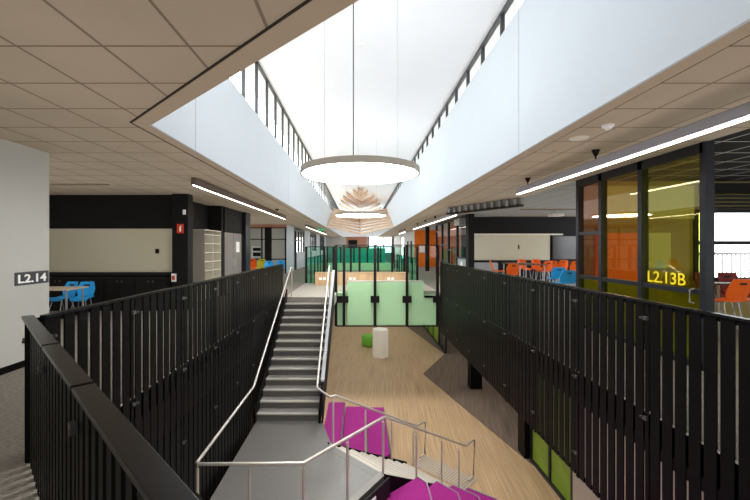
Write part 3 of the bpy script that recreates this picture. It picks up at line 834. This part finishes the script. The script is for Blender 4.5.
def make_chair(name, label, cat, loc, rz, pm, seat_h, top_h, group, w=.42):
    """moulded school chair: shell seat, back with hand slot, splayed tubular legs; faces -Y at rz 0"""
    root = thing(name, label, cat, (0, 0, 0), group)
    h = w / 2
    se = MB(); n = 8
    rows = []
    for i in range(n + 1):
        y = -h + 2 * h * i / n; z = seat_h + .02 * math.cos(PI * i / n) ** 2 - (.05 if i == 0 else 0)
        rows.append([(x, y, z + .018 * abs(x / h) ** 2) for x in [h * (-1 + 2 * j / 6) * (1 - .06 * (i == 0)) for j in range(7)]])
    def sheet(mb, rows, off):
        a = [[mb.bm.verts.new(p) for p in r] for r in rows]; b = [[mb.bm.verts.new(Vector(p) + Vector(off)) for p in r] for r in rows]
        R, Cn = len(rows), len(rows[0])
        for i in range(R - 1):
            for j in range(Cn - 1):
                mb.bm.faces.new((a[i][j], a[i][j + 1], a[i + 1][j + 1], a[i + 1][j])); mb.bm.faces.new((b[i][j], b[i + 1][j], b[i + 1][j + 1], b[i][j + 1]))
        for i in range(R - 1):
            for j in (0, Cn - 1): mb.bm.faces.new((a[i][j], a[i + 1][j], b[i + 1][j], b[i][j]))
        for j in range(Cn - 1):
            for i in (0, R - 1): mb.bm.faces.new((a[i][j], b[i][j], b[i][j + 1], a[i][j + 1]))
    sheet(se, rows, (0, 0, -.02))
    part('seat', se, pm, root, smooth=True)
    bk = MB(); H = top_h - seat_h
    rows = []
    for i in range(9):
        t = i / 8; z = seat_h + .03 + (H - .03) * t; ww = h * (.80 + .22 * math.sin(PI * min(t * 1.15, 1)) * .9) * (1 if t < .95 else .93)
        rows.append([(x, h - .03 + .10 * t + .045 * (1 - (x / h) ** 2), z) for x in [ww * (-1 + 2 * j / 6) for j in range(7)]])
    sheet(bk, rows, (0, .02, 0))
    bp = part('backrest', bk, pm, root, smooth=True)
    part('hand_slot', MB().box(-.06, .06, h + .075, h + .118, top_h - .10, top_h - .065), M['gap'], bp, 'dark hand slot')
    for sx in (-1, 1):
        for sy in (-1, 1):
            part('leg', MB().tube([(sx * h * .62, sy * h * .6, seat_h - .01), (sx * h * .92, sy * (h + .04), .0)], .011, 8), M['greymetal'], root, smooth=True)
    if seat_h > .6:
        fr = MB()
        for sx in (-1, 1): fr.tube([(sx * h * .82, -(h * .9), .25), (sx * h * .82, h * .9, .25)], .009, 6)
        fr.tube([(-h * .82, -(h * .9), .25), (h * .82, -(h * .9), .25)], .009, 6)
        part('foot_rail', fr, M['greymetal'], root, smooth=True)
    root.location = loc; root.rotation_euler = (0, 0, rz)
    return root
def table(label, x0, x1, y0, y1, z, m, group=None):
    r_ = thing('table', label, 'table', ((x0 + x1) / 2, (y0 + y1) / 2, 0), group)
    part('tabletop', MB().box(x0, x1, y0, y1, z - .03, z), m, r_, bevel=.006)
    for x in (x0 + .08, x1 - .08):
        for y in (y0 + .08, y1 - .08): part('leg', MB().tube([(x, y, 0), (x, y, z - .03)], .02, 8), M['greymetal'], r_, smooth=True)
    return r_
table('pale topped table with two blue chairs in the left room', -8.3, -6.28, 8.15, 8.8, .74, M['tabletop'])
blue = make_chair('school_chair', 'bright blue chair at the pale table, nearer the end of the table top', 'chair', (-6.62, 9.05, 0), PI + PI + .25, M['blueplastic'], .43, .80, 'blue chairs at the pale table', .38)
dup(blue, (-7.1, 9.05, 0), -.15, 'bright blue chair at the pale table, half hidden by the cream wall corner')

# open shelving and taupe doors beyond the pier
sh = thing('shelving_unit', 'cream open shelving unit with taupe end panel beside the black pier', 'shelving', (-4.9, 12.2, 0))
sx0, sx1, sy0, sy1, hh = -5.12, -4.70, 11.5, 12.85, 2.16
part('end_panel', MB().box(sx0, sx1, sy0, sy0 + .025, 0, hh), M['beigelam'], sh, 'taupe end panel')
part('end_panel', MB().box(sx0, sx1, sy1 - .025, sy1, 0, hh), M['shelfwhite'], sh)
part('back_panel', MB().box(sx0, sx0 + .015, sy0 + .025, sy1 - .025, 0, hh), M['shelfwhite'], sh)
part('divider', MB().box(sx0 + .015, sx1 - .005, (sy0 + sy1) / 2 - .012, (sy0 + sy1) / 2 + .012, 0, hh), M['shelfwhite'], sh)
part('top', MB().box(sx0, sx1, sy0, sy1, hh, hh + .025), M['shelfwhite'], sh)
for k in range(8): part('shelf', MB().box(sx0 + .015, sx1 - .003, sy0 + .025, sy1 - .025, .06 + .28 * k, .085 + .28 * k), M['shelfwhite'], sh)
dd = thing('double_door', 'pair of taupe doors with a white notice beyond the shelving unit', 'door', (-4.72, 14.1, 0))
for q, (y0_, y1_) in enumerate(((13.2, 14.15), (14.17, 15.12))):
    dr = part('door_leaf', MB().box(-4.76, -4.715, y0_, y1_, .01, 2.17), M['greydoor'], dd)
    part('handle', MB().tube([(-4.68, (14.06, 14.26)[q], .95), (-4.68, (14.06, 14.26)[q], 1.2)], .012, 8), M['steel'], dr)
part('notice', MB().box(-4.714, -4.708, 14.45, 14.85, 1.45, 1.85), M['signwhite'], dd, 'white notice sheet')
# recess furniture
tallg = 'chairs in the left recess'
och = make_chair('school_stool', 'tall orange chair in the recess beyond the taupe doors', 'chair', (-4.83, 16.9, 0), .2, M['orangeplastic'], .72, 1.12, tallg)
yc = dup(och, (-4.66, 17.65, 0), -.1, 'yellow green chair between orange and blue chairs in the recess'); recolour(yc, ('seat', 'backrest'), M['yellowplastic']); yc.scale = (1, 1, .97)
bc = dup(och, (-4.02, 16.6, 0), .1, 'blue chair beside the yellow green chair in the recess'); recolour(bc, ('seat', 'backrest'), M['blueplastic']); bc.scale = (1, 1, .92)
bd = dup(bc, (-3.74, 17.4, 0), -.2, 'blue chair nearest the white pier beyond the left balustrade')
mo = thing('display_stand', 'white display shelf with dark items behind the recess glazing', 'display', (-6.6, 24.6, 0))
part('cabinet', MB().box(-7.2, -6.2, 24.4, 24.9, 0, .95), M['greypanel'], mo)
part('panel', MB().box(-7.0, -6.3, 24.5, 24.55, .95, 1.7), M['signwhite'], mo)
part('rows', MB().box(-6.9, -6.4, 24.48, 24.5, 1.05, 1.3).box(-6.9, -6.4, 24.48, 24.5, 1.4, 1.6), M['screen'], mo)

# ------------------------------------------------------------------ right hall
wb = thing('whiteboard', 'long cream whiteboard on the black back wall of the hall', 'whiteboard', (7, YH, 1.05))
part('board', MB().box(5.2, 8.83, YH - .03, YH, 1.04, 2.2), M['board'], wb)
part('tray', MB().box(5.2, 8.83, YH - .1, YH, .96, 1.04), M['charcoal'], wb, 'dark pen tray')
part('light_rail', MB().box(5.2, 9.4, YH - .12, YH - .0, 2.2, 2.27), M['shelfwhite'], wb, 'pale top rail')
part('switch', MB().box(7.35, 7.41, YH - .04, YH - .03, 1.55, 1.75), M['blackwall'], wb)
dsp = thing('display_screen', 'dark display screen on the hall wall right of the whiteboard', 'screen', (9.6, YH, 1.05))
part('frame', MB().box(8.9, 11.2, YH - .08, YH, 1.04, 2.2), M['blackwall'], dsp)
part('panel', MB().box(8.95, 11.15, YH - .085, YH - .08, 1.09, 2.15), M['screen'], dsp)
lc = thing('low_cupboard', 'pale grey low cupboard under the left end of the hall whiteboard', 'cupboard', (5.6, 17.4, 0))
part('body', MB().box(5.15, 6.25, 17.2, YH - .02, 0, .93), M['greypanel'], lc)
for x in (5.17, 5.72): part('door', MB().box(x, x + .52, 17.18, 17.2, .05, .9), M['greypanel'], lc)
def at(px, Y): return (px - 360) * Y / 380
og = 'orange chairs round the hall tables'
spots = [(499, 14.6, 1.2, 'orange chair at the left end of the hall table, turned sideways'),
         (510, 12.6, PI, 'nearest orange chair with its back to the atrium at the hall table'),
         (525, 16.3, 0.1, 'orange chair behind the dark hall table, left of two side by side'),
         (538, 16.3, -.1, 'orange chair behind the dark hall table, right of two side by side'),
         (543, 14.6, PI + .2, 'orange chair at the right end of the first dark hall table'),
         (550, 15.0, PI - .2, 'orange chair just right of the first dark hall table, before the dark screen'),
         (560, 15.75, PI, 'orange chair in front of the dark screen, second from the glazed room frame'),
         (571, 14.6, PI + .1, 'orange chair in front of the dark screen, next to the glazed room frame')]
for i, (px_, Y, rz, lab) in enumerate(spots):
    dup(och, (at(px_, Y), Y, 0), rz + PI if False else rz, lab, og)
table('dark topped high table among the orange chairs in the hall', at(513, 14.2), at(541, 14.2), 13.7, 15.4, 1.02, M['tabledark'])
table('second dark high table in the hall near the dark screen', at(551, 16.4), at(572, 16.4), 16.0, 16.8, 1.02, M['tabledark'])
bg = 'blue chairs at the edge of the hall'
hb = dup(bc, (at(563, 10.4), 10.4, 0), PI, 'blue chair in the hall nearest the atrium, its back to the balustrade', bg)
dup(bc, (at(556, 11.9), 11.9, 0), PI - .2, 'blue chair in the hall behind and left of the nearest blue chair', bg)
dup(bc, (at(574, 10.7), 10.7, 0), PI + .2, 'blue chair in the hall close to the glazed room frame', bg)
pj = thing('ceiling_projector', 'small pale projector hanging from the hall ceiling', 'projector', (at(556, 14.6), 14.6, 2.75))
part('body', MB().box(at(550, 14.6), at(562, 14.6), 14.4, 14.8, 2.83, 2.93), M['shelfwhite'], pj, bevel=.02)
part('pole', MB().tube([(at(556, 14.6), 14.6, 2.9), (at(556, 14.6), 14.6, CZ)], .02, 8), M['greymetal'], pj)

# ------------------------------------------------------------------ glazed room fronts on the right
def glazed(name, label, x, bays, zr, panes, frame_m, head=CZ):
    """bays: Y positions of mullions; zr: transom heights per bay; panes: material per bay (lower, upper...)"""
    root = thing(name, label, 'glazed wall', (x, (bays[0] + bays[-1]) / 2, 0))
    for y in bays:
        part('mullion', MB().box(x - .06, x + .06, y - .045, y + .045, 0, head), frame_m, root)
    for (y0, y1), zs, ms in zip(zip(bays, bays[1:]), zr, panes):
        lv = [.0] + list(zs) + [head]
        for z in zs:
            part('transom', MB().box(x - .05, x + .05, y0, y1, z - .035, z + .035), frame_m, root)
        for z0, z1, m_ in zip(lv, lv[1:], ms):
            part('pane', MB().box(x - .006, x + .006, y0 + .03, y1 - .03, z0 + .01, z1 - .01), m_, root)
    part('sill', MB().box(x - .06, x + .06, bays[0], bays[-1], 0, .08), frame_m, root)
    part('head', MB().box(x - .06, x + .06, bays[0], bays[-1], head - .14, head - .002), frame_m, root)
    return root
GX = 4.62
gr = glazed('glazed_wall', 'yellow and green tinted glazed room front in charcoal frames', GX, [5.06, 6.2, 7.23, 7.98], [(1.04,), (1.04,), (1.04, 1.93)],
            [(M['limeglass'], M['lime']), (M['limeglass'], M['amber']), (M['limeglass'], M['redglass'], M['redglass'])], M['charcoal'])
part('door_handle', MB().tube([(GX - .05, 5.2, .88), (GX - .11, 5.2, .90), (GX - .11, 5.2, 1.06), (GX - .05, 5.2, 1.08)], .013, 8), M['steel'], gr, 'steel pull handle', smooth=True)
g2 = glazed('glazed_wall', 'far glazed room front with pinkish upper panes beside the orange wall', GX, [16.35, 18.0, 19.75, 21.3, 22.9], [(1.15,), (1.5,), (1.75, .9), (1.75, .9)],
            [(M['greypanel'], M['clear']), (M['redglass'], M['redglass']), (M['redglass'], M['redglass'], M['clear']), (M['redglass'], M['redglass'], M['clear'])], M['charcoal'])
part('notice', MB().box(GX - .075, GX - .065, 16.9, 17.2, .75, 1.0), M['signwhite'], g2, 'white notice')
ob = solo('fan_coil_unit', MB().box(4.3, 4.9, 16.5, 17.4, 2.62, 2.9), M['greymetal'], 'grey box unit under the ceiling at the hall corner', 'air unit', (4.6, 17, 2.62), bevel=.01)
# inside the yellow room
beige_refl = solo('pinboard', MB().box(4.75, 7.1, YC - .03, YC, 2.25, 2.95), M['board'], 'beige board standing in for the white lantern wall reflected in the yellow glazing', 'pinboard', (5.9, YC, 2.12))  # reflection of the white lantern wall, put in as a beige board
pb2 = solo('pinboard', MB().box(5.0, 5.95, YC - .03, YC, .9, 1.95), M['orange'], 'orange pinboard low on the wall inside the yellow glazed room', 'pinboard', (5.5, YC, .9))
pb3 = solo('pinboard', MB().box(6.05, 6.6, YC - .03, YC, 1.2, 1.95), M['board'], 'cream pinboard beside the orange one inside the yellow glazed room', 'pinboard', (6.3, YC, 1.2))
cw = struct('window_8', MB().box(7.15, 10.2, YC + .05, YC + .06, .95, 2.42), M['clear'])
fr = MB()
for x in (7.15, 8.7, 10.2): fr.box(x - .05, x + .05, YC - .03, YC + .1, .95, 2.42)
fr.box(7.15, 10.2, YC - .03, YC + .1, 1.70, 1.78).box(7.15, 10.2, YC - .03, YC + .1, .93, 1.0).box(7.15, 10.2, YC - .03, YC + .1, 2.38, 2.45)
struct('window_frame', fr, M['charcoal'], cw)
bl = thing('blind', 'dark slatted blind box above the window past the yellow room', 'blind', (8.6, YC - .1, 2.45))
part('box', MB().box(7.2, 10.2, YC - .2, YC - .02, 2.78, 2.98), M['blackwall'], bl)
sl_ = MB()
for k in range(4): sl_.box(7.2, 10.2, YC - .14, YC - .05, 2.46 + .08 * k, 2.50 + .08 * k)
part('slats', sl_, M['charcoal'], bl)
dk = MB().box(11.0, 20, 6, 18, -.3, 0); struct('floor_balcony', dk, M['deck'])
br = thing('balcony_railing', 'grey balcony railing outside the window past the yellow room', 'railing', (11.5, 11, 0))
bm_ = MB()
for k in range(60): bm_.box(9.2 + k * .13 - .012, 9.2 + k * .13 + .012, 11.0, 11.02, .1, 1.42)
part('bars', bm_, M['greymetal'], br)
part('top_rail', MB().box(9.1, 17, 10.97, 11.05, 1.42, 1.5), M['greymetal'], br)
sg2 = 'orange chairs past the yellow room'
dup(och, (at(723, 6.6), 6.6, 0), PI + .1, 'orange chair past the charcoal frame of the yellow room, whole in view', sg2)
dup(och, (at(751, 6.65), 6.65, 0), PI - .1, 'orange chair cut by the right edge, past the yellow room', sg2)
mc_ = dup(och, (at(717, 7.6), 7.6, 0), .1, 'maroon chair behind the orange ones past the yellow room, left', 'maroon chairs by the window'); recolour(mc_, ('seat', 'backrest'), M['maroon'])
mc2 = dup(mc_, (at(740, 7.6), 7.6, 0), -.1, 'maroon chair behind the orange ones past the yellow room, right')
table('dark high table between the orange and maroon chairs past the yellow room', at(712, 7.1), at(790, 7.1), 6.98, 7.28, .98, M['tabledark'])
nb = thing('notice_board', 'white framed notices on the orange wall far along the right', 'notice', (5.2, 32, 1.2))
part('sheet', MB().box(5.0, 5.45, 31.98, 32, 1.2, 1.75), M['signwhite'], nb)
part('frame', MB().box(4.95, 5.5, 31.985, 32, 1.72, 1.8).box(4.95, 5.5, 31.985, 32, 1.15, 1.2), M['greymetal'], nb)

# ------------------------------------------------------------------ lower floor
hx = MB(); cpt = (380.5 - 360) * 19.3 / 380
hp = [(cpt + .42 * math.cos(math.radians(a)), 19.4 + .42 * math.sin(math.radians(a))) for a in range(40, 400, 60)]
pn = thing('hexagonal_plinth', 'tall cream hexagonal plinth standing on the lower timber floor', 'plinth', (cpt, 19.4, FZ))
part('body', MB().prism(hp, FZ, FZ + 1.36), M['plinth'], pn)
part('top', MB().prism([(cpt + (p[0] - cpt) * .98, 19.4 + (p[1] - 19.4) * .98) for p in hp], FZ + 1.36, FZ + 1.40), M['plinth'], pn)
px_ = (369 - 360) * 21.5 / 380
pf = thing('pouf', 'green pouf behind the cream hexagonal plinth', 'pouf', (px_, 21.5, FZ))
part('cushion', MB().lathe((px_, 21.5, FZ), [(0, 0.02), (.36, .02), (.42, .1), (.42, .5), (.36, .6), (0, .62)], 24), M['pouf'], pf, smooth=True)
part('base', MB().lathe((px_, 21.5, FZ), [(0, 0), (.3, 0), (.3, .03), (0, .03)], 20), M['blackwall'], pf)
def lower_glazing(label, x, y0, y1, n):
    r_ = thing('lower_glazing', label, 'glazed wall', (x, (y0 + y1) / 2, FZ))
    for k in range(n + 1):
        y = y0 + (y1 - y0) * k / n
        part('mullion', MB().box(x - .05, x + .05, y - .04, y + .04, FZ, -.32), M['charcoal'], r_)
    for k in range(n):
        a = y0 + (y1 - y0) * k / n; b = y0 + (y1 - y0) * (k + 1) / n
        part('pane', MB().box(x - .01, x + .01, a + .04, b - .04, FZ + .08, -.35), M['screen'] if k == 0 and y0 > 15 else M['limepanel'], r_)
    part('sill', MB().box(x - .06, x + .06, y0, y1, FZ, FZ + .08), M['charcoal'], r_)
lower_glazing('lime green glazed partition on the lower floor under the right balustrade', 4.5, 8.0, 9.92, 2)
struct('wall_lower_side', MB().box(4.45, 4.6, -5, 7.95, FZ, -.3), M['beigelam'])
lower_glazing('far lime green glazed partition on the lower floor past the second column', 4.5, 19.9, 30, 6)

# ------------------------------------------------------------------ daylight and camera
w = bpy.data.worlds.new('World'); S.world = w; w.use_nodes = True
nt = w.node_tree; bgd = nt.nodes['Background']
tc = nt.nodes.new('ShaderNodeTexCoord'); sp = nt.nodes.new('ShaderNodeSeparateXYZ'); rp = nt.nodes.new('ShaderNodeValToRGB')
nt.links.new(tc.outputs['Generated'], sp.inputs[0]); nt.links.new(sp.outputs[2], rp.inputs[0])
rp.color_ramp.elements[0].color = (.72, .73, .74, 1); rp.color_ramp.elements[0].position = 0
rp.color_ramp.elements[1].color = (.90, .95, 1, 1); rp.color_ramp.elements[1].position = .25
nt.links.new(rp.outputs[0], bgd.inputs[0]); bgd.inputs[1].default_value = 4.2
cd = bpy.data.cameras.new('Camera'); cam = bpy.data.objects.new('Camera', cd); COL.objects.link(cam)
cam.location = (0, 0, EYE); cam.rotation_euler = (PI / 2, 0, 0)
cd.sensor_width = 36; cd.lens = 380 / 750 * 36; cd.shift_x = 15 / 750; cd.shift_y = -3 / 750
cd.clip_start = .05; cd.clip_end = 300
S.camera = cam
S.view_settings.view_transform = 'Standard'; S.view_settings.look = 'None'
S.view_settings.exposure = .84; S.view_settings.gamma = 1; S.view_settings.use_curve_mapping = False
S.cycles.use_denoising = True
S.cycles.use_fast_gi = True; S.cycles.fast_gi_method = 'ADD'
w.light_settings.ao_factor = .24; w.light_settings.distance = 2.5
S.cycles.max_bounces = 12; S.cycles.diffuse_bounces = 6; S.cycles.transparent_max_bounces = 24
S.cycles.caustics_reflective = False; S.cycles.caustics_refractive = False
